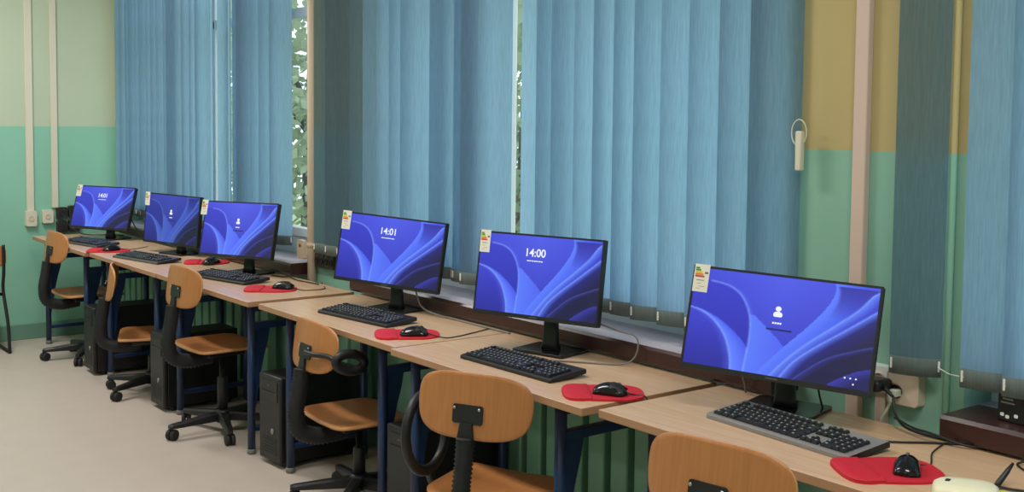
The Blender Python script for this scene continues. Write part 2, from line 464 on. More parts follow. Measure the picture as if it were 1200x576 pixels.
# ------------------------------------------------------------------ vertical blinds
YS = 2.795; ZB = .905; ZT = 2.78
def blind(x0, x1, slats, label, colour=None):
    r = empty('vertical_blind', ((x0+x1)/2, YS, ZB), 0, label, 'blind', 'blue vertical blinds')
    MB().box((0, .0, ZT+.02-ZB), (x1-x0+.1, .05, .04), bev=.004).build('head_rail', M['white'], r)
    for x, ang, wd in slats:
        m = MB(); n = 5
        def strip(z0, z1, bow, off=0):
            rows = []
            for z in (z0, z1):
                rows.append([Vector((wd*(i/n-.5), off - bow*(1-(2*i/n-1)**2), z)) for i in range(n+1)])
            m.ring_loft(rows, False, False)
        strip(.05, ZT-ZB, .016)
        T = Matrix.Translation((x-(x0+x1)/2, 0, 0)) @ Matrix.Rotation(R(ang), 4, 'Z')
        s = m.build('slat', M['slat'], r, T, fixn=False)
        m = MB()
        rows = [[Vector((wd*(i/n-.5), - .016*(1-(2*i/n-1)**2) + dy, z)) for i in range(n+1)] for z, dy in ((.052, -.0015), (0, -.0015), (0, .0015), (.052, .0015))]
        m.ring_loft(rows, False, False)
        wt = m.build('bottom_weight', M['weight'], s, fixn=False)
        for e in (-1, 1): MB().box((e*(wd/2-.006), -.001, .03), (.006, .008, .03), bev=.001).build('chain_clip', M['white'], s)
    pts = []
    ch = MB(); off = Vector(((x0+x1)/2, 0, 0)); path = []
    for xa, aa, wa in sorted(slats):
        e = Vector((math.cos(R(aa))*wa*.45, math.sin(R(aa))*wa*.45, 0)); c0 = Vector((xa, -.004, .028))
        if path: path.append((path[-1] + c0 - e - off)/2 - Vector((0, 0, .006)))
        path += [c0 - e - off, c0 + e - off]
    ch.tube(path, .0016, 5)
    ch.build('bead_chain', M['white'], r)
    return r
ra = random.Random(3)
SW = .165
S = [(-8.215, 20, SW)]
for x, a in ((-8.10, 24), (-8.0, 18), (-7.90, 28), (-7.79, 22), (-7.69, 30), (-7.585, 17), (-7.48, 25), (-7.37, 28), (-7.26, 20), (-7.20, 24), (-7.07, 12), (-6.96, 16), (-6.85, 10)): S.append((x, a+4, SW))
S += [(-6.745, 18, SW), (-6.60, -24, SW), (-6.455, 10, .12), (-6.34, -24, SW)]
for x, a in ((-6.20, 8), (-6.185, 14), (-6.11, 24), (-6.03, 27), (-5.92, 24), (-5.805, 28), (-5.69, 18)): S.append((x, a+4, SW))
blind(-8.3, -5.60, S, 'far blue vertical blind next to the green end wall, gap at its right end')
S = []
for x, a in ((-5.185, 12), (-5.06, 14), (-4.94, 14), (-4.80, 22), (-4.665, 26), (-4.54, 27), (-4.43, 24), (-4.33, 27), (-4.16, 22), (-4.10, 20), (-3.945, 6), (-3.925, 12), (-3.85, 30), (-3.74, 18)): S.append((x, a+4, SW))  # nearly coincident pair toward the right: extra slat added to darken that strip
blind(-5.26, -3.68, S, 'middle blue vertical blind left of the bright slit with the white window frame')
S = []
for x, a in ((-3.45, 16), (-3.355, 20), (-3.26, 24), (-3.14, 12), (-3.035, 11), (-2.925, 13), (-2.81, 25), (-2.68, 22), (-2.55, 24), (-2.42, 21), (-2.292, 22)): S.append((x, a+4, SW))
blind(-3.55, -2.2, S, 'largest blue vertical blind between the bright slit and the yellow pier')
S = [(-1.782, 26, .138)]
for k in range(10): S.append((-1.553 + k*.118, 22 + ra.uniform(-5, 5), SW))
blind(-1.86, -.45, S, 'blue vertical blind cut off by the right edge, with one grey slat on the pier')

# ------------------------------------------------------------------ desks
DZ = .76
def make_desk(W, D, label, lx):
    r = empty('computer_desk', (0, 0, 0), 0, label, 'desk', 'row of computer desks along the windows')
    t = MB(); t.m(0).box((0, 0, DZ-.0125), (W, D, .025), bev=.0025)
    t.bm.normal_update()
    for f in t.bm.faces:
        if abs(f.normal.z) < .5: f.material_index = 1
    t.build('tabletop', [M['top'], M['edge']], r)
    for sx, X in zip((-1, 1), lx):
        for sy, y in ((-1, -D/2+.095), (1, D/2-.075)):
            l = MB(); l.tube([(X, y, .012), (X, y, DZ-.026)], .0185, 16)
            lo = l.build('leg', M['blue'], r)
            MB().lathe([(.015, 0), (.021, .003), (.021, .022), (.0186, .025)], (X, y, 0), 14).build('foot_cap', M['cable_grey'], lo)
        for z in (.70, .615):
            MB().box((X, .01, z), (.028, D-.19, .034), bev=.004).build('side_rail', M['blue'], r)
        g = MB(); yf = -D/2+.115
        poly = [(yf, .60), (yf+.075, .60), (yf+.065, .54), (yf+.045, .47), (yf+.025, .38), (yf+.012, .28), (yf, .22)]
        g.prism(poly, X-.004, X+.004, Matrix(((0, 0, 1, 0), (1, 0, 0, 0), (0, 1, 0, 0), (0, 0, 0, 1))))
        g.build('gusset_plate', M['blue'], r)
        for z in (.12,):
            MB().box((X, .01, z), (.024, D-.19, .024), bev=.004).build('foot_rail', M['blue'], r)
    MB().box((sum(lx)/2, D/2-.075, .70), (lx[1]-lx[0]-.03, .025, .034), bev=.004).build('back_rail', M['blue'], r)
    return r
desks = [
 (-8.26, -7.095, 2.170, 2.725, 0, 'wooden topped computer desk at the far end, touching the green end wall'),
 (-7.085, -5.955, 2.192, 2.735, 0, 'second computer desk from the end wall, under the darker blue monitor'),
 (-5.945, -4.800, 2.192, 2.745, 0, 'third computer desk from the end wall, in front of the open window gap'),
 (-4.728, -3.541, 2.205, 2.752, -.6, 'computer desk under the tilted 14:01 monitor beside the cream pipe'),
 (-3.531, -2.468, 2.172, 2.752, 0, 'computer desk under the monitor showing 14:00'),
 (-2.432, -1.230, 2.205, 2.765, 0, 'nearest computer desk at the lower right with the silver keyboard'),
]
LX = [(-8.235, -7.375), (-6.99, -6.19), (-5.865, -4.972), (-4.60, -3.79), (-3.508, -2.675), (-2.27, -1.45)]
for (x0, x1, y0, y1, rz, lab), lx in zip(desks, LX):
    d = make_desk(x1-x0, y1-y0, lab, [v-(x0+x1)/2 for v in lx]); d.location = ((x0+x1)/2, (y0+y1)/2, 0); d.rotation_euler.z = R(rz)

# ------------------------------------------------------------------ swivel chairs
def ply_shell(outline, thick, curve, mat_pair, name, parent, mtx):
    """curved plywood panel: outline in (u,v), offset along w by curve(u,v)"""
    m = MB(); bm = m.bm; N = 26
    # fill the outline by concentric rings
    k = len(outline); rings_f, rings_b = [], []
    steps = [1, .985, .9, .75, .55, .3, .08]
    front = []
    for side in (0, 1):
        prev = None
        for j, s in enumerate(steps):
            w = thick * (0.5 if side == 0 else -.5)
            if j == 0: w *= .6
            ring = [bm.verts.new((u*s, v*s, curve(u*s, v*s) + w)) for u, v in outline]
            if prev:
                for i in range(k):
                    f = bm.faces.new((prev[i], prev[(i+1) % k], ring[(i+1) % k], ring[i])); f.smooth = True
            else: front.append(ring)
            prev = ring
        f = bm.faces.new(prev); f.smooth = True
    for i in range(k):
        f = bm.faces.new((front[0][i], front[0][(i+1) % k], front[1][(i+1) % k], front[1][i])); f.material_index = 1; f.smooth = True
    return m.build(name, mat_pair, parent, mtx)
def make_chair(loc, rz, seat_z, label, arm=0, spin=0, back_dy=0):
    r = empty('swivel_chair', (loc[0], loc[1], 0), R(rz), label, 'chair', 'plywood swivel chairs at the desks')
    # seat
    seat_out = [(x, y*(1.0)) for x, y in superell(.205, .185, 7.5, 60)]
    ply_shell(seat_out, .016, lambda u, v: -.010*max(0, (v-.08)/.1)**2 + .012*(u/.2)**2 - .004, [M['ply_seat'], M['ply_edge']], 'seat', r, Matrix.Translation((0, 0, seat_z)))
    # backrest, wraps forward at both ends
    out = []
    for x, y in superell(.20, .101, 3.4, 52):
        y2 = y if y > 0 else y*(1.02)
        out.append((x*(1 - .06*(1 if y < 0 else 0)*abs(y)/.11), y2))
    bz = seat_z + .32; by = -.235
    T = Matrix.Translation((0, by, bz)) @ Matrix.Rotation(R(-8), 4, 'X') @ Matrix(((1, 0, 0, 0), (0, 0, 1, 0), (0, 1, 0, 0), (0, 0, 0, 1)))
    ply_shell(out, .012, lambda u, v: .95*u*u, [M['ply'], M['ply_edge']], 'backrest', r, T)
    b = MB(); b.prism(rrect(.105, .058, .008), 0, .004, Matrix.Translation((0, by-.008, bz-.025)) @ Matrix.Rotation(R(82), 4, 'X'))
    b.prism([(-.02, -.03), (.02, -.03), (.03, -.10), (-.03, -.10)][::-1], 0, .012, Matrix.Translation((0, by-.008, bz-.022)) @ Matrix.Rotation(R(82), 4, 'X'))
    br = b.build('back_bracket', M['black'], r)
    for sx in (-1, 1):
        for sz in (-1, 1):
            MB().ball((sx*.043, by-.0135-sz*.0027, bz-.025+sz*.019), .0048, (1, .5, 1), 10).build('rivet', M['metal'], br)
    # ribbed bellows over the back bar
    path = smooth_path([(0, by-.022, bz-.095), (0, by-.035, seat_z+.14), (0, by-.05, seat_z+.05), (0, by-.03, seat_z-.03), (0, by+.06, seat_z-.062), (0, -.06, seat_z-.052)], 14)
    pp, rad = [], []
    for i, p in enumerate(path):
        pp.append(p); rad.append(.029 if i % 2 else .0235)
    MB().tube(pp, rad, 14, flat=1.3).build('ribbed_post', M['blackm'], r)
    MB().box((0, -.01, seat_z-.035), (.16, .2, .022), bev=.006).build('seat_plate', M['black'], r)
    c = MB(); c.lathe([(.026, .09), (.026, seat_z*.62), (.024, seat_z*.62+.005), (.015, seat_z*.62+.006), (.015, seat_z-.045)])
    c.build('gas_column', M['black'], r)
    bs = MB(); bs.lathe([(.03, .05), (.042, .06), (.042, .105), (.034, .118)])
    for k in range(5):
        a = R(90 + 72*k + spin); d = Vector((math.cos(a), math.sin(a), 0)); sdir = Vector((-d.y, d.x, 0))
        rings = []
        for t, hw, zt, zb in ((.03, .024, .108, .062), (.15, .021, .094, .060), (.27, .017, .080, .058), (.285, .012, .076, .06)):
            p = d*t
            rings.append([p+sdir*hw+Vector((0, 0, zb)), p+sdir*hw+Vector((0, 0, zt-.008)), p+sdir*hw*.6+Vector((0, 0, zt)), p-sdir*hw*.6+Vector((0, 0, zt)), p-sdir*hw+Vector((0, 0, zt-.008)), p-sdir*hw+Vector((0, 0, zb))])
        bs.ring_loft(rings, smooth=False)
    bs.build('star_base', M['black'], r)
    for k in range(5):
        a = R(90 + 72*k + spin); p = Vector((math.cos(a)*.268, math.sin(a)*.268, 0))
        sw = a + ra.uniform(-.9, .9); ax = Vector((-math.sin(sw), math.cos(sw), 0))
        m = MB()
        for sgn in (-1, 1):
            q = p + ax*sgn*.013
            m.tube([q - ax*.010 + Vector((0, 0, .027)), q - ax*.008 + Vector((0, 0, .027)), q + ax*.008 + Vector((0, 0, .027)), q + ax*.010 + Vector((0, 0, .027))], [.022, .027, .027, .022], 16)
        m.tube([p + Vector((0, 0, .03)), p + Vector((0, 0, .064))], .009, 10)
        m.build('caster', M['blackm'], r)
    if arm:
        ay, az, ru, rv = (-.145, .275, .062, .034) if arm > 0 else (-.07, .165, .13, .13)
        ax = .205 if arm > 0 else .250
        pts = []
        for k in range(28):
            t = 2*PI*k/28
            u = ru*math.cos(t); v = rv*math.sin(t)
            pts.append((arm*ax, ay + u, seat_z + az + v - .12*u))
        a_ = MB(); a_.tube(pts, .015, 10, closed=True, flat=1.3)
        if arm > 0: a_.tube(smooth_path([(ax, ay-ru, seat_z+az+.01), (ax-.04, -.225, seat_z+.30), (.10, -.256, seat_z+.30), (.03, -.258, seat_z+.298)]), .010, 10)
        else: a_.tube(smooth_path([(arm*ax, ay+.02, seat_z+az-rv), (arm*ax, ay+.05, seat_z-.02), (arm*.2, 0, seat_z-.036), (arm*.07, 0, seat_z-.036)]), .015, 10)
        a_.build('armrest', M['black'], r)
    return r
make_chair((-7.61, 2.345), 3, .435, 'plywood swivel chair at the far end beside the wall sockets', spin=20)
make_chair((-6.45, 2.35), -21, .335, 'low plywood swivel chair seen edge on between two black computer towers', spin=8)
make_chair((-5.42, 2.335), 2, .447, 'third plywood swivel chair from the end wall, its back above the desk edge', spin=36)
make_chair((-4.09, 2.365), -3, .365, 'plywood swivel chair tucked under the desk of the tilted 14:01 monitor', arm=1, spin=10)
make_chair((-2.915, 2.225), 26, .40, 'plywood swivel chair in front of the 14:00 monitor, turned to the left', arm=-1, spin=0)
make_chair((-1.78, 2.16), 9, .452, 'nearest plywood swivel chair, only its back in view at the bottom edge', spin=0)

# plain school chair cut off by the left edge
r = empty('school_chair', (-8.085, 1.75, 0), R(90), 'plywood school chair with black tube legs cut off by the left edge', 'chair')
T = Matrix.Translation((0, .0, .655)) @ Matrix.Rotation(R(-5), 4, 'X') @ Matrix(((1, 0, 0, 0), (0, 0, 1, 0), (0, 1, 0, 0), (0, 0, 0, 1)))
ply_shell(superell(.21, .075, 5, 44), .012, lambda u, v: .5*u*u, [M['ply'], M['ply_edge']], 'backrest', r, T)
ply_shell(superell(.19, .165, 5, 44), .014, lambda u, v: .2*u*u, [M['ply_seat'], M['ply_edge']], 'seat', r, Matrix.Translation((0, .19, .41)))
for sx in (-1, 1):
    MB().tube(smooth_path([(sx*.19, .006, .73), (sx*.19, .006, .55), (sx*.19, .03, .42), (sx*.205, -.02, .2), (sx*.205, -.05, .02)]), .011, 10).build('leg', M['black'], r)
    MB().tube(smooth_path([(sx*.17, .34, .39), (sx*.205, .35, .2), (sx*.205, .36, .02)]), .011, 10).build('leg', M['black'], r)
    MB().tube([(sx*.205, -.06, .012), (sx*.205, .37, .012)], .0115, 10).build('runner', M['black'], r)
MB().tube([(-.19, .03, .395), (.19, .03, .395)], .011, 10).build('seat_bar', M['black'], r)
MB().tube([(-.17, .34, .39), (.17, .34, .39)], .011, 10).build('seat_bar', M['black'], r)

# ------------------------------------------------------------------ computer towers
def make_tower():
    r = empty('computer_tower', (0, 0, 0), 0, 'black computer tower', 'computer', 'black computer towers under the desks')
    MB().box((0, .012, .222), (.2, .40, .395), bev=.003).build('case', M['case'], r)
    f = MB(); f.box((0, -.20, .222), (.2, .03, .40), bev=.010)
    f.box((0, -.2165, .375), (.15, .004, .042), bev=.001); f.box((0, -.2165, .325), (.15, .004, .042), bev=.001)
    for k in range(6): f.box((0, -.2155, .06+k*.014), (.13, .003, .006))
    fp = f.build('front_panel', M['black'], r)
    MB().lathe([(.013, 0), (.013, .004), (.010, .006)], mat=Matrix.Translation((.03, -.215, .165)) @ Matrix.Rotation(R(90), 4, 'X')).build('power_button', M['silver'], fp)
    MB().box((.0, -.2195, .375), (.02, .003, .006)).build('drive_button', M['grey'], fp)
    for sx in (-1, 1):
        for y in (-.15, .16): MB().lathe([(.014, 0), (.018, .004), (.016, .026)], (sx*.075, y, 0), 12).build('foot', M['blackm'], r)
    return r
tw = make_tower()
tlabs = ['farthest black computer tower, left of the edge-on chair', 'black computer tower left of the third swivel chair', 'black computer tower between two blue legs left of the 14:01 chair', 'black computer tower left of the chair turned to the left', ]
tpos = [(-7.13, 2.415, -2), (-6.045, 2.44, 0), (-4.765, 2.49, 3), (-3.645, 2.50, 1)]
for i, ((x, y, a), lab) in enumerate(zip(tpos, tlabs)):
    t = tw if i == 0 else clone(tw)
    t.location = (x, y, 0); t.rotation_euler.z = R(a); t['label'] = lab

# ------------------------------------------------------------------ screen picture
def arc_pts(P, n=24): return smooth_path([(x, y, 0) for x, y in P], n)
def catm(P):
    pts = arc_pts(P); return [(p.x, p.y) for p in pts]
import bisect
L1 = catm([(-.02, .41), (.06, .44), (.14, .52), (.21, .66), (.255, .85), (.27, 1.02)])        # lower left petal rim
L2 = catm([(.10, .12), (.2, .15), (.28, .24), (.335, .42), (.35, .62), (.345, .85), (.34, 1.02)])  # second rim
L3 = catm([(.35, .40), (.42, .50), (.50, .62), (.545, .70)])
SA = catm([(.77, -.02), (.775, .10), (.74, .25), (.66, .45), (.55, .68), (.46, .88), (.41, 1.02)])
SB = catm([(1.02, .02), (.97, .08), (.90, .24), (.78, .44), (.66, .63), (.56, .82), (.475, 1.02)])
SC = catm([(1.02, .20), (.95, .30), (.84, .46), (.70, .66), (.60, .83), (.53, 1.02)])
SD = catm([(1.02, .56), (.9, .64), (.76, .76), (.62, .98), (.60, 1.02)])
SE = catm([(1.02, .78), (.93, .83), (.82, .95), (.78, 1.02)])
def x_at(curve, v):
    for (xa, ya), (xb, yb) in zip(curve, curve[1:]):
        if ya <= v <= yb: return xa + (xb-xa)*((v-ya)/(yb-ya+1e-9))
    return None
def y_at(curve, u):
    for (xa, ya), (xb, yb) in zip(curve, curve[1:]):
        lo, hi = min(xa, xb), max(xa, xb)
        if lo <= u <= hi and hi > lo: return ya + (yb-ya)*((u-xa)/(xb-xa))
    return None
def dist(curve, u, v):
    best = 9
    for (xa, ya), (xb, yb) in zip(curve, curve[1:]):
        px, py = (u-xa)*1.7, v-ya; ex, ey = (xb-xa)*1.7, yb-ya
        t = max(0, min(1, (px*ex+py*ey)/(ex*ex+ey*ey+1e-12)))
        best = min(best, (px-ex*t)**2+(py-ey*t)**2)
    return best ** .5
def mix(a, b, t):
    t = max(0, min(1, t)); return tuple(p+(q-p)*t for p, q in zip(a, b))
def picture(u, v):
    base = mix((64, 74, 216), (44, 48, 178), v)
    base = mix(base, (88, 104, 244), max(0, 1 - abs(u-.5)*2.4)*(1-v)*.5)
    col = base
    x1 = x_at(L1, v) if v > .41 else None
    x2 = x_at(L2, v) if v > .12 else None
    if x1 is not None and u < x1:                                   # inside the low petal
        col = mix((58, 64, 208), (34, 36, 150), (v-.4)*1.6)
        col = mix(col, (90, 110, 240), max(0, 1 - (x1-u)/.05)*.5)
    elif x2 is not None and u < x2 and (x1 is None or u >= x1):
        col = mix((54, 60, 204), (36, 40, 166), v)
        if x1 is not None:                                           # bright sheet flaring off the rim
            lim = .13*(v-.41)/.5
            if u - x1 < lim + .02: col = mix((96, 132, 255), (64, 80, 232), (u-x1)/(lim+.03))
    sa = x_at(SA, v); sb = x_at(SB, v); sc = x_at(SC, v); sd = x_at(SD, v); se = x_at(SE, v)
    if x2 is not None and u >= x2 and (sa is None or u < sa):
        y3 = y_at(L3, u)
        inside = u < .36 or (y3 is not None and v > y3)
        if v > .42 and inside and u < .56: col = mix((88, 122, 250), (76, 96, 240), (u-x2)/.2)
        elif u - x2 < .03: col = mix((80, 100, 240), base, (u-x2)/.03)
    if sa is not None and u >= sa:
        col = mix((90, 124, 252), (60, 84, 232), (u-sa)/.16)
        if v < .36 and sb is not None and u < sb: col = mix(mix((44, 46, 164), col, (v/.36)**1.5), col, 1-min(1, max(0, (u-sa-.004-.12*v)/.02)))
    if sb is not None and u >= sb: col = mix((98, 134, 250), (48, 60, 200), (u-sb)/.07)
    if sc is not None and u >= sc: col = mix((92, 124, 246), (28, 28, 116), (u-sc)/.06)
    if sc is not None and u >= sc + .06: col = mix((28, 28, 116), (17, 15, 66), (u-sc-.06)/.15)
    if sd is not None and u >= sd: col = mix((38, 38, 130), (16, 14, 64), (u-sd)/.06)
    if se is not None and u >= se: col = mix((52, 52, 166), (20, 20, 84), (u-se)/.12)
    g = 0
    for cv, wd, st in ((L1, .008, .6), (L2, .008, .6), (SB, .008, .45), (SC, .008, .5), (SD, .006, .25)):
        d = dist(cv[::8]+cv[-1:], u, v)
        g = max(g, st*max(0, 1-d/(wd*2)))
    col = mix(col, (142, 176, 255), g)
    return col
def make_screen_mesh(W, H, nx=190, ny=106):
    bm = bmesh.new(); lay = bm.loops.layers.float_color.new('picture')
    vs = [[bm.verts.new((W*(i/nx-.5), H*(.5-j/ny), 0)) for i in range(nx+1)] for j in range(ny+1)]
    cols = [[srgb(*picture(i/nx, j/ny)) for i in range(nx+1)] for j in range(ny+1)]
    for j in range(ny):
        for i in range(nx):
            f = bm.faces.new((vs[j+1][i], vs[j+1][i+1], vs[j][i+1], vs[j][i]))
            for lp, (jj, ii) in zip(f.loops, ((j+1, i), (j+1, i+1), (j, i+1), (j, i))): lp[lay] = cols[jj][ii]
    me = bpy.data.meshes.new('screen'); bm.to_mesh(me); bm.free()
    return me
SCR_W, SCR_H = .512, .288
screen_me = make_screen_mesh(1.0, 1.0)
def text_obj(txt, size, mat, name, parent, mtx):
    cu = bpy.data.curves.new('txt', 'FONT'); cu.body = txt; cu.size = size; cu.align_x = 'CENTER'; cu.align_y = 'CENTER'; cu.extrude = .0002; cu.offset = .0006
    t = bpy.data.objects.new('txt', cu); C.objects.link(t)
    dg = bpy.context.evaluated_depsgraph_get()
    me = bpy.data.meshes.new_from_object(t.evaluated_get(dg))
    bpy.data.objects.remove(t)
    me.materials.clear(); me.materials.append(mat)
    o = bpy.data.objects.new(name, me); C.objects.link(o); o.parent = parent; o.matrix_local = mtx
    return o
def make_monitor(base, ctr, yaw, tilt, roll, W, Hh, mode, label, dim=False, sticker_dx=0, by=0, base_yaw=None, leds=False):
    yw = R(yaw)
    r = empty('monitor', (base[0], base[1], DZ), yw, label, 'monitor', 'black computer monitors on the desks')
    d = Vector(ctr) - Vector((base[0], base[1], DZ))
    l = Matrix.Rotation(-yw, 3, 'Z') @ d
    t = R(tilt)
    # panel axes (local): x right, y up, z toward viewer (-Y)
    B = Matrix(((1, 0, 0), (0, math.sin(t), -math.cos(t)), (0, math.cos(t), math.sin(t)))) @ Matrix.Rotation(R(roll), 3, 'Z')
    P = Matrix.Translation(l) @ B.to_4x4()
    h = MB(); 
    h.prism(rrect(W, Hh, .006), -.024, -.0012, Matrix.Identity(4), 0)
    # raised bezel
    bw, bt, bb = .007, .007, .015
    h.box((0, Hh/2-bt/2, .0003), (W, bt, .003)); h.box((0, -Hh/2+bb/2, .0003), (W, bb, .003))
    for s in (-1, 1): h.box((s*(W/2-bw/2), (bb-bt)/2, .0003), (bw, Hh-bt-bb, .003))
    h.prism(rrect(W*.62, Hh*.62, .02), -.045, -.02)
    hs = h.build('housing', M['black'], r, P)
    MB().box((0, -Hh/2+.0075, .002), (.034, .0045, .001)).build('maker_plate', M['grey'], hs)
    sw, sh = W-2*bw, Hh-bt-bb
    so = bpy.data.objects.new('screen', screen_me.copy() if dim else screen_me); C.objects.link(so)
    so.data.materials.clear(); so.data.materials.append(M['screen_dim'] if dim else M['screen'])
    so.parent = r; so.matrix_local = P @ Matrix.Translation((0, (bb-bt)/2, .0006)) @ Matrix.Diagonal((sw, sh, 1, 1))
    def on(u, v, z=.0014): return Matrix.Diagonal((1/sw, 1/sh, 1, 1)) @ Matrix.Translation((sw*(u-.5), sh*(.5-v), z))
    if mode != 'user':
        text_obj(mode, .040, M['glyph'], 'clock_digits', so, on(.47, .215))
        m = MB()
        for k in range(7): m.box((-.03+k*.0095, 0, 0), (.0075 if k % 3 else .009, .0034, .0004))
        m.build('date_line', M['glyph'], so, on(.475, .315))
    else:
        m = MB(); m.lathe([(.0115, 0), (.0115, .0003)], (0, .016, 0), 20)
        pts = [(.018*math.cos(a), .018*math.sin(a)*.72) for a in [PI*k/12 for k in range(13)]] + [(-.018, -.006), (-.014, -.012), (.014, -.012), (.018, -.006)]
        m.prism(pts, 0, .0003, Matrix.Translation((0, -.009, 0)))
        m.build('user_icon', M['glyph'], so, on(.49, .36) @ Matrix.Diagonal((.72, .62, 1, 1)))
        m = MB()
        for k in range(4): m.box((-.0105+k*.007, 0, 0), (.0052, .005, .0004))
        m.build('user_name', M['glyph'], so, on(.49, .47))
        MB().box((0, 0, 0), (.072, .005, .0004)).build('password_field', M['glyph_dark'], so, on(.505, .535))
    if leds:
        m = MB()
        for u in (-.015, 0, .015): m.lathe([(.0024, 0), (.0024, .0003)], (u, .007, 0), 10)
        m.lathe([(.0024, 0), (.0024, .0003)], (.009, -.008, 0), 10)
        m.build('tray_icons', M['glyph'], so, on(.905, .925))
    # energy label on the upper left corner
    lw, lh = W*.085, Hh*.27
    e = MB(); e.m(0).box((0, 0, 0), (lw, lh, .0006))
    for k, c in enumerate((1, 1, 2, 3, 4)):
        ww = lw*(.26+.09*k); e.m(c).box((-lw*.42+ww/2, lh*.36-k*lh*.075, .0005), (ww, lh*.06, .0006))
    e.m(5).box((lw*.3, lh*.2, .0005), (lw*.22, lh*.07, .0006))
    e.m(5).box((-lw*.05, -lh*.08, .0005), (lw*.5, lh*.025, .0006))
    e.m(5).box((-lw*.1, -lh*.2, .0005), (lw*.28, lh*.012, .0006)); e.box((lw*.1, -lh*.3, .0005), (lw*.4, lh*.012, .0006)); e.box((-lw*.15, -lh*.38, .0005), (lw*.28, lh*.012, .0006))
    eo = e.build('energy_label', [M['paper'], M['lab_g'], M['lab_y'], M['lab_o'], M['lab_r'], M['lab_k']], r, P @ Matrix.Translation((-W/2+lw/2+.004+sticker_dx, Hh/2-lh/2+.003, .0032)))
    eo['label'] = 'white energy label with coloured bars'
    # stand
    pb = P @ Vector((0, -Hh*.12, -.045))
    n = MB()
    ny = max(pb.y+.02, .015)
    rings = []
    for z, hw, hd, y in ((.008, .036, .020, 0.0), (.03, .031, .015, 0.0), (.14, .026, .012, .004), (pb.z+.02, .026, .012, .008)):
        rings.append([(x_, y+y_, z) for x_, y_ in rrect(2*hw, 2*hd, .008, 3)])
    n.ring_loft(rings)
    n.box((0, (pb.y+.01)/2, pb.z), (.07, abs(pb.y-.01)+.03, .07), bev=.006)
    n.build('stand_neck', M['black'], r)
    byaw = 0 if base_yaw is None else R(base_yaw)-yw
    b = MB(); b.prism(rrect(.228, .175, .012), 0, .010, Matrix.Rotation(byaw, 4, 'Z') @ Matrix.Translation((0, by, 0)), .002)
    b.build('base_plate', M['gloss'], r)
    return r
make_monitor((-7.815, 2.565), (-7.836, 2.518, .974), 27.9, 17, -.3, .515, .300, '14:01', 'monitor at the far end, its corner against the green end wall', base_yaw=22, sticker_dx=-.004)
make_monitor((-6.735, 2.640), (-6.745, 2.583, .971), 16.4, 5.1, -.9, .518, .308, 'user', 'second monitor from the end wall, darker blue with a user icon', dim=True, sticker_dx=-.008, base_yaw=15)
make_monitor((-5.695, 2.610), (-5.689, 2.544, .999), 22.7, 13, .6, .514, .302, 'user', 'third monitor from the end wall, user icon, beside the open window gap', sticker_dx=-.03, base_yaw=18)
make_monitor((-4.25, 2.645), (-4.206, 2.578, 1.025), 26.5, 9.3, -3.3, .531, .305, '14:01', 'tilted monitor showing 14:01 just right of the cream pipe', base_yaw=15)
make_monitor((-3.155, 2.622), (-3.138, 2.540, 1.040), 19.1, 8.8, -.3, .523, .304, '14:00', 'monitor showing 14:00 in front of the bright window slit', base_yaw=14)
make_monitor((-2.115, 2.655), (-2.04, 2.523, 1.026), 22.4, 14.4, -2.3, .543, .300, 'user', 'nearest and largest monitor, user icon, beside the yellow and green pier', base_yaw=16, leds=True)

# ------------------------------------------------------------------ keyboards
KW, KD = .485, .162
def key_rows():
    """blocks of key rectangles (x, y, w, d): local x across, y from front"""
    u = .0199; x0 = -KW/2+.016; rows = {'main': [], 'escape': [], 'function': [], 'system': [], 'navigation': [], 'number': []}
    y0 = .022
    def row(block, y, ws, x):
        for wd in ws:
            rows[block].append((x+wd*u/2, y, wd*u-.0028, u-.0034)); x += wd*u
    row('main', y0, [1.5, 1.25, 1.25, 5.5, 1.25, 1.25, 1.25, 1.25+.5], x0)
    row('main', y0+u, [2.25]+[1]*10+[2.75], x0)
    row('main', y0+2*u, [1.75]+[1]*11+[2.25], x0)
    row('main', y0+3*u, [1.5]+[1]*12+[1.5], x0)
    row('main', y0+4*u, [1]*13+[2], x0)
    row('escape', y0+5.45*u, [1], x0)
    for g in range(3): row('function', y0+5.45*u, [1]*4, x0+(2.1+4.0*g)*u)
    nx = x0+15.3*u
    row('navigation', y0, [1, 1, 1], nx); row('navigation', y0+u, [1], nx+u)
    for k in (3, 4): row('navigation', y0+k*u, [1, 1, 1], nx)
    row('system', y0+5.45*u, [1, 1, 1], nx)
    px = x0+18.6*u
    row('number', y0, [2, 1, 1], px)
    for k in (1, 2, 3, 4): row('number', y0+k*u, [1, 1, 1, 1], px)
    return rows
ROWS = key_rows()
def key_z(y): return .014 + .014*(y/KD)
def keycap(m, x, y, w_, d_):
    z = key_z(y); T = Matrix.Translation((x, y, z)) @ Matrix.Rotation(math.atan2(.014, KD), 4, 'X')
    rings = [[T @ Vector((sx*w_/2*k, sy*d_/2*k, h)) for sx, sy in ((-1, -1), (1, -1), (1, 1), (-1, 1))] for k, h in ((1, 0), (.94, .004), (.78, .0075))]
    m.ring_loft(rings, smooth=False)
    m.m(1).box((-w_*.12, d_*.1, .0078), (w_*.22 if w_ < .03 else .006, d_*.24, .0006), T).m(0)
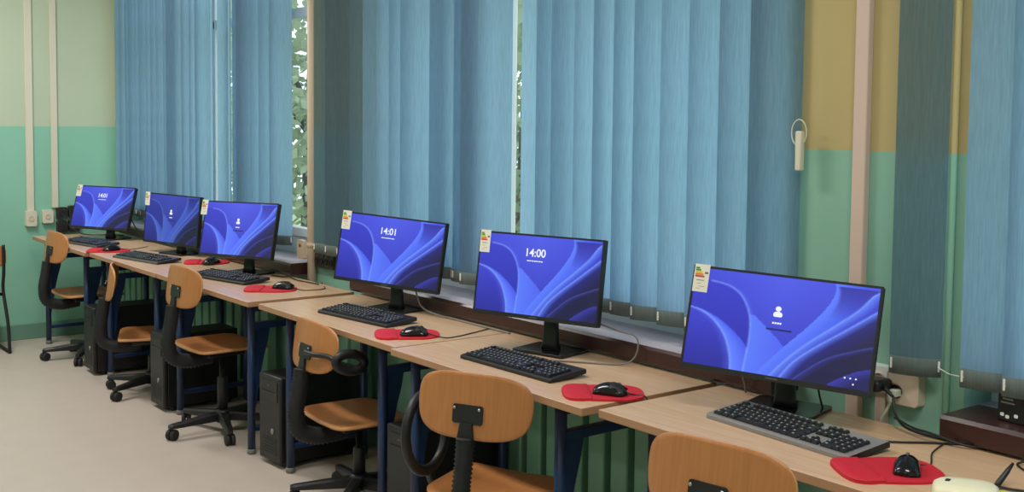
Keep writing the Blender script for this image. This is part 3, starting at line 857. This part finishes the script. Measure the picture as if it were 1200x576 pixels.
def make_keyboard(fr, yaw, label, body_mats, single=False, scale=1.0):
    r = empty('keyboard', (0, 0, DZ), R(yaw), label, 'keyboard', 'keyboards on the desks')
    # place by front right corner
    off = Matrix.Rotation(R(yaw), 3, 'Z') @ Vector((KW/2*scale, 0, 0))
    r.location = (fr[0]-off.x, fr[1]-off.y, DZ); r.scale = (scale, scale, scale)
    b = MB(); rings = []
    prof = [(0, .001), (0, .010), (.006, .0135), (KD-.006, .0275), (KD, .024), (KD, .012), (KD-.02, .010), (.02, .001)]
    for x, s in ((-KW/2, .96), (-KW/2+.004, 1), (KW/2-.004, 1), (KW/2, .96)):
        rings.append([(x, KD/2+(y-KD/2)*s, z) for y, z in prof])
    b.ring_loft(rings, smooth=False)
    bmesh.ops.recalc_face_normals(b.bm, faces=b.bm.faces[:])
    for f in b.bm.faces:
        c = f.calc_center_median()
        f.material_index = 1 if (f.normal.z > .5 or c.y < .008) else 0
    bd = b.build('keyboard_body', body_mats, r)
    for sx in (-1, 1): MB().box((sx*(KW/2-.05), KD-.03, .006), (.03, .012, .012), bev=.002).build('foot', body_mats[0], r)
    for blk, ks in ROWS.items():
        if single:
            for k in ks:
                m = MB(); keycap(m, *k); m.build('key', KM, r)
        else:
            m = MB()
            for k in ks: keycap(m, *k)
            m.build(blk + ('_key' if blk == 'escape' else '_keys'), KM, r)
    return r
KM = [M['keycap'], M['legend']]
BK = [M['blackm'], M['black']]; GK = [M['blackm'], M['grey']]; SK = [M['black'], M['silver']]
make_keyboard((-7.30, 2.305), 10, 'keyboard before the farthest monitor at the end wall', GK)
make_keyboard((-6.30, 2.325), 11, 'keyboard on the second desk, before the darker blue monitor', GK)
make_keyboard((-5.285, 2.395), 12, 'black keyboard right of the third chair back', BK)
make_keyboard((-3.885, 2.370), 6.5, 'black keyboard before the tilted 14:01 monitor by the cream pipe', BK)
make_keyboard((-2.763, 2.295), 1.5, 'black keyboard before the monitor showing 14:00', BK, True)
make_keyboard((-1.684, 2.362), -3.4, 'silver framed keyboard with black keys before the nearest monitor', SK, True, 1.035)

# ------------------------------------------------------------------ mouse pads and mice
def make_pad(c, rz, label):
    r = empty('mouse_pad', (c[0], c[1], DZ), R(rz), label, 'mouse pad', 'red mouse pads')
    # outline: round pad (+y) with waist and wider wrist rest (-y)
    right = smooth_path([(0, .125, 0), (.06, .115, 0), (.095, .07, 0), (.100, .02, 0), (.095, -.035, 0), (.092, -.055, 0), (.096, -.08, 0), (.085, -.11, 0), (.05, -.125, 0), (0, -.128, 0)], 5)
    pts = [(p.x, p.y) for p in right]; pts = pts + [(-x, y) for x, y in reversed(pts[1:-1])]
    MB().prism(pts[::-1], 0, .006, None, .0015).build('pad', M['red'], r)
    wr = [p for p in pts if p[1] < -.04]
    m = MB(); rings = []
    for s, z in ((1.0, .006), (.98, .009), (.88, .0125), (.5, .0145), (.1, .015)):
        rings.append([((x)*s, (y+.085)*s-.085, z) for x, y in wr])
    m.ring_loft(rings); m.build('wrist_rest', M['red'], r)
    return r
def make_mouse(c, rz, label, cord):
    r = empty('computer_mouse', (c[0], c[1], DZ+.0065), R(rz), label, 'mouse', 'black computer mice')
    m = MB(); rings = []
    for t in [k/14 for k in range(15)]:
        y = -.055 + .11*t
        wv = .031*(max(.0, 1-(2*t-1)**6))**.5 * (1 - .10*math.sin(PI*t)) + .004
        h = .036*math.sin(PI*(.12+.80*(1-t)))**.75 if 0 < t < 1 else .010
        rings.append([(wv*math.cos(a), y, max(0, h*math.sin(a))) for a in [PI*k/12 for k in range(13)]])
    m.ring_loft(rings); b = m.build('mouse_body', M['gloss'], r)
    w_ = MB(); w_.tube([(-.004, .028, .027), (.004, .028, .027)], .010, 14); w_.build('scroll_wheel', M['grey'], r)
    for s in (-1, 1):
        k = MB(); rr = []
        for t in (.55, .65, .75, .85, .95):
            y = -.055+.11*t; h = .0365*math.sin(PI*(.12+.80*(1-t)))**.75; wv = .0275
            rr.append([(s*(.003+(wv-.003)*i/4), y, h*math.sin(math.acos(min(1, (.003+(wv-.003)*i/4)/.031)))+.0012) for i in range(5)])
        k.ring_loft(rr, False, False); k.build('button', M['black'], r)
    inv = Matrix.Rotation(-R(rz), 3, 'Z')
    pts = [(0, .052, .008)]
    for p in cord:
        q = inv @ (Vector(p)-Vector((c[0], c[1], DZ+.0065))); pts.append(tuple(q))
    MB().tube(smooth_path(pts), .0022, 6).build('cord', M['blackm'], r)
    return r
zc = DZ+.003
pads = [((-7.105, 2.32), -32, 'red mouse pad on the farthest desk beside the end-wall keyboard'),
        ((-6.24, 2.60), -28, 'red mouse pad behind the third chair back, at the rear of the second desk'),
        ((-5.085, 2.445), -34, 'red mouse pad at the right corner of the desk by the open window gap'),
        ((-3.715, 2.362), -28, 'red mouse pad right of the keyboard at the tilted 14:01 monitor'),
        ((-2.565, 2.345), -36, 'red mouse pad right of the keyboard at the 14:00 monitor'),
        ((-1.580, 2.380), -34, 'red mouse pad at the lower right beside the silver keyboard')]
for p in pads: make_pad(*p)
make_mouse((-7.075, 2.325), 20, 'black mouse on the farthest red mouse pad', [(-7.10, 2.46, zc), (-7.2, 2.60, zc)])
make_mouse((-6.15, 2.585), 25, 'black mouse on the red pad behind the third chair back', [(-6.18, 2.67, zc), (-6.3, 2.71, zc)])
make_mouse((-5.055, 2.495), -60, 'black mouse on the red pad by the open window gap', [(-4.96, 2.56, zc), (-4.95, 2.66, zc), (-5.02, 2.70, zc)])
make_mouse((-3.672, 2.365), -35, 'black mouse on the red pad left of the 14:00 keyboard', [(-3.57, 2.45, zc), (-3.60, 2.6, zc), (-3.64, 2.71, zc)])
make_mouse((-2.535, 2.345), -62, 'black mouse on the red pad left of the nearest chair', [(-2.475, 2.395, zc+.004), (-2.452, 2.42, zc-.004), (-2.449, 2.43, .70)])
make_mouse((-1.545, 2.405), 32, 'black mouse on the red pad beside the ivory device', [(-1.545, 2.50, zc), (-1.60, 2.60, zc), (-1.63, 2.70, zc)])

# ------------------------------------------------------------------ cables and clutter
def cable(pts, r, mat, label):
    return tag(MB().tube(smooth_path(pts), r, 8).build('cable', mat), label, 'cable')
zq = DZ+.004
cable([(-2.96, 2.645, .90), (-2.86, 2.68, .875), (-2.80, 2.695, .868), (-2.78, 2.70, .84), (-2.79, 2.69, .79), (-2.83, 2.66, .765), (-2.95, 2.57, zq), (-3.03, 2.50, zq), (-3.0, 2.475, zq)], .003, M['cable_grey'], 'grey cable looping from the right side of the 14:00 monitor to its keyboard')
cable([(-4.18, 2.66, .90), (-4.13, 2.665, .86), (-4.10, 2.67, .80), (-4.04, 2.68, .775), (-3.9, 2.70, zq), (-3.7, 2.70, zq), (-3.5, 2.70, zq)], .0034, M['cable_grey'], 'grey cable from the tilted 14:01 monitor along the back of the desk')
cable([(-1.835, 2.53, zq+.01), (-1.80, 2.555, zq), (-1.72, 2.60, zq), (-1.66, 2.67, zq), (-1.60, 2.73, zq), (-1.56, 2.765, zq), (-1.545, 2.79, .72), (-1.54, 2.795, .55)], .003, M['black'], 'black keyboard cable trailing right from the silver keyboard')
cable([(-1.818, 2.751, .842), (-1.80, 2.735, .805), (-1.755, 2.72, .775), (-1.66, 2.735, zq), (-1.61, 2.765, zq), (-1.60, 2.79, .71), (-1.60, 2.795, .5)], .0038, M['black'], 'black power cable from the black plug down to the desk corner')
cable([(-1.80, 2.735, .79), (-1.72, 2.70, .785), (-1.66, 2.69, .785), (-1.58, 2.71, .77), (-1.54, 2.745, zq+.002), (-1.52, 2.77, zq), (-1.51, 2.79, .71), (-1.50, 2.80, .5)], .0034, M['black'], 'second black cable curving below the brown sill end at right')
cable([(-5.53, 2.66, zq), (-5.45, 2.68, zq), (-5.4, 2.70, zq+.004), (-5.3, 2.69, zq), (-5.2, 2.70, zq), (-5.1, 2.712, zq)], .0034, M['black'], 'black cable behind the monitor by the open window gap')
cable([(-2.13, 2.60, .865), (-2.16, 2.58, .853), (-2.21, 2.575, .86), (-2.25, 2.60, .868), (-2.28, 2.64, .86), (-2.30, 2.69, .80), (-2.31, 2.71, zq)], .0035, M['cable_grey'], 'grey video cable looping under the nearest monitor')
cable([(-2.07, 2.69, .93), (-2.05, 2.71, .86), (-2.04, 2.72, .80), (-2.035, 2.73, zq)], .003, M['black'], 'black cable hanging behind the neck of the nearest monitor')
cable([(-7.72, 2.66, .93), (-7.66, 2.68, .85), (-7.62, 2.70, .79), (-7.5, 2.70, zq)], .004, M['blackm'], 'black cable hanging behind the farthest monitor')
cable([(-8.44, 2.44, .88), (-8.38, 2.45, .82), (-8.2, 2.5, zq), (-8.02, 2.66, zq), (-7.95, 2.70, zq)], .004, M['blackm'], 'black cable from the end wall sockets over the farthest desk')
def hang(pts, label): cable(pts, .0045, M['blackm'], label)
hang([(-2.30, 2.772, .76), (-2.33, 2.78, .60), (-2.42, 2.77, .48), (-2.40, 2.76, .36), (-2.55, 2.75, .22), (-2.5, 2.74, .1), (-2.45, 2.7, .006)], 'black cable dangling under the desk left of the nearest chair')
hang([(-2.28, 2.772, .76), (-2.27, 2.78, .58), (-2.20, 2.77, .44), (-2.16, 2.76, .3), (-2.2, 2.74, .1), (-2.25, 2.7, .006)], 'black cable crossing the radiator slats left of the nearest chair')
hang([(-5.15, 2.758, .76), (-5.2, 2.775, .60), (-5.35, 2.75, .50), (-5.25, 2.74, .40), (-5.38, 2.74, .2), (-5.35, 2.7, .006)], 'black cable dangling behind the third swivel chair')
hang([(-5.3, 2.758, .76), (-5.34, 2.775, .62), (-5.28, 2.76, .5), (-5.42, 2.74, .42), (-5.5, 2.73, .25), (-5.55, 2.7, .006)], 'second black cable dangling behind the third swivel chair')

# ivory device at the lower right
r = empty('ivory_device', (-1.345, 2.325, DZ), R(33), 'rounded ivory plastic device with a small dark mark, at the lower right corner', 'device')
m = MB(); rings = []
for s, z in ((.92, 0), (1.0, .006), (1.0, .026), (.95, .036), (.82, .042), (.4, .044), (.05, .0445)):
    rings.append([(x*s, y*s, z) for x, y in superell(.072, .055, 3.2, 36)])
m.ring_loft(rings); m.build('shell', M['ivory'], r)
MB().prism(rrect(.011, .020, .004), 0, .0012, Matrix.Translation((-.038, .012, .0425)) @ Matrix.Rotation(R(-14), 4, 'Z')).build('mark', M['socket_dark'], r)
r = empty('cable_connector', (-1.29, 2.395, DZ), R(10), 'yellow green connector block in the lower right corner beside the ivory device', 'connector')
MB().box((0, 0, .012), (.04, .03, .024), bev=.005).build('block', M['yellowgreen'], r)
MB().box((-.022, .012, .016), (.014, .02, .014), bev=.003).build('latch', M['socket_dark'], r)
r = empty('tapered_plug', (-1.358, 2.472, DZ+.002), 0, 'slim black tapered plug standing behind the yellow green connector', 'plug')  # black cable plug, its cord built below
MB().tube([(0, 0, .0), (.003, .008, .01), (.010, .034, .036), (.014, .05, .052)], [.006, .0075, .006, .003], 10).build('plug_body', M['black'], r)
MB().tube(smooth_path([(.0, .0, .004), (.03, .01, .003), (.08, .03, .003), (.14, .05, .003)]), .003, 6).build('cord', M['black'], r)

# black box on the right sill with pale marks
r = empty('network_box', (-1.50, 2.80, SILL+.032), R(-6), 'black box with pale marks on the brown sill behind the right blind', 'router')
MB().box((.06, .02, .04), (.20, .05, .08), bev=.004).build('housing', M['black'], r)
for x, z in ((-.025, .018), (-.010, .014), (.015, .020)): MB().prism(rrect(.011, .009, .003), 0, .001, Matrix.Translation((x, -.0052, z)) @ Matrix.Rotation(R(90), 4, 'X')).build('mark', M['white'], r)
for z, wdt in ((.05, .04), (.06, .03)): MB().box((-.01, -.0054, z), (wdt, .001, .004)).build('printed_line', M['silver'], r)
r = empty('power_brick', (-1.33, 2.715, DZ), R(-3), 'black power brick lying on the desk under the right sill', 'adapter')
MB().box((0, 0, .018), (.13, .06, .036), bev=.006).build('brick', M['black'], r)
MB().tube(smooth_path([(-.065, -.01, .015), (-.09, -.03, .004), (-.06, -.06, .003), (-.03, -.07, .003)]), .003, 6).build('cord', M['black'], r)
# small white box on the far sill
r = empty('white_box', (-6.98, 2.765, SILL+.032), R(8), 'small white box on the sill between the two farthest monitors', 'box')
MB().box((0, 0, .03), (.085, .06, .06), bev=.004).build('carton', M['white'], r)
MB().box((0, -.031, .03), (.05, .001, .02)).build('printed_panel', M['cable_grey'], r)

# ------------------------------------------------------------------ outside
g = MB(); g.box((-10, 14, -1.05), (44, 21, .1)); struct(g.build('lawn', M['grass']))
def tree(x, y, h, rad, n, mat, label, seed):
    q = random.Random(seed)
    r = empty('tree', (x, y, -1), 0, label, 'tree', 'trees outside the windows')
    t = MB(); t.tube([(0, 0, 0), (.05, 0, h*.4), (0, .05, h*.8)], [.16, .12, .04], 10)
    for k in range(5):
        a = q.uniform(0, 6.28); z = h*q.uniform(.25, .6)
        t.tube([(0, 0, z), (math.cos(a)*rad*.6, math.sin(a)*rad*.6, z+h*.22)], [.06, .02], 6)
    t.build('trunk', M['bark'], r)
    m = MB(); bm = m.bm
    blobs = [(q.uniform(-.6, .6)*rad, q.uniform(-.6, .6)*rad, h*q.uniform(.12, .95), rad*q.uniform(.35, .6)) for _ in range(16)]
    for k in range(n):
        bx, by_, bz, br = q.choice(blobs)
        d = Vector((q.gauss(0, 1), q.gauss(0, 1), q.gauss(0, 1))).normalized()*br*q.uniform(.6, 1.05)
        c = Vector((bx, by_, bz))+d
        u = Vector((q.gauss(0, 1), q.gauss(0, 1), q.gauss(0, 1))).normalized(); v = u.orthogonal().normalized(); s = q.uniform(.05, .11)
        vs = [bm.verts.new(c+u*s), bm.verts.new(c+v*s*.6), bm.verts.new(c-u*s), bm.verts.new(c-v*s*.6)]
        bm.faces.new(vs)
    m.build('foliage', mat, r, fixn=False)
tree(-19.0, 7.6, 5.6, 1.9, 4600, M['leaf'], 'leafy tree outside seen through the thin gap in the far blind', 1)
tree(-13.2, 6.9, 5.2, 1.6, 4600, M['leaf2'], 'pale leafy tree outside the open window gap left of the cream pipe', 2)
tree(-15.2, 12.2, 6.8, 2.2, 4200, M['leaf'], 'tall leafy tree farther back outside the open window gap', 5)
tree(-8.6, 6.8, 4.8, 1.4, 2400, M['leaf'], 'leafy tree outside the bright slit beside the white window frame', 3)

# ------------------------------------------------------------------ light
wd = bpy.data.worlds.new('sky'); scene.world = wd; wd.use_nodes = True
bg = wd.node_tree.nodes['Background']
bg.inputs['Color'].default_value = (.80, .90, 1.0, 1); bg.inputs['Strength'].default_value = 2.25
def area(name, loc, sx, sy, power, col, rot=(0, 0, 0)):
    l = bpy.data.lights.new(name, 'AREA'); l.shape = 'RECTANGLE'; l.size = sx; l.size_y = sy; l.energy = power; l.color = col
    o = bpy.data.objects.new(name, l); C.objects.link(o); o.location = loc; o.rotation_euler = rot
    return o
for x, k in ((-6.9, 1.25), (-3.7, 1.0), (-.6, .95)):
    for y, pw in ((-1.5, 20*k), (1.4, 42*k)):
        area('ceiling_lamp_light', (x, y, 2.98), 1.3, .3, pw, (1, .975, .94))

# ------------------------------------------------------------------ camera (solved from the photograph's vanishing points)
f, cy = 1332.1, 223.6
yaw, pit, rol = R(52.319), R(3.574), R(-.578)
F = Vector((-math.sin(yaw)*math.cos(pit), math.cos(yaw)*math.cos(pit), -math.sin(pit)))
r0 = F.cross(Vector((0, 0, 1))).normalized(); d0 = F.cross(r0)
c_, s_ = math.cos(rol), math.sin(rol)
rr_ = r0*c_ + d0*s_; dd_ = -r0*s_ + d0*c_
cam = bpy.data.cameras.new('camera'); co = bpy.data.objects.new('camera', cam); C.objects.link(co)
up = -dd_; bk = -F
co.matrix_world = Matrix(((rr_.x, up.x, bk.x, 0), (rr_.y, up.y, bk.y, 0), (rr_.z, up.z, bk.z, 1.6), (0, 0, 0, 1)))
cam.sensor_width = 36; cam.lens = 36*f/1200; cam.shift_y = (cy-288)/1200; cam.clip_start = .05
scene.camera = co
vs = scene.view_settings
vs.view_transform = 'Standard'; vs.look = 'None'; vs.gamma = 1; vs.exposure = 0; vs.use_curve_mapping = False
scene.cycles.use_denoising = True
scene.cycles.max_bounces = 10; scene.cycles.transparent_max_bounces = 16
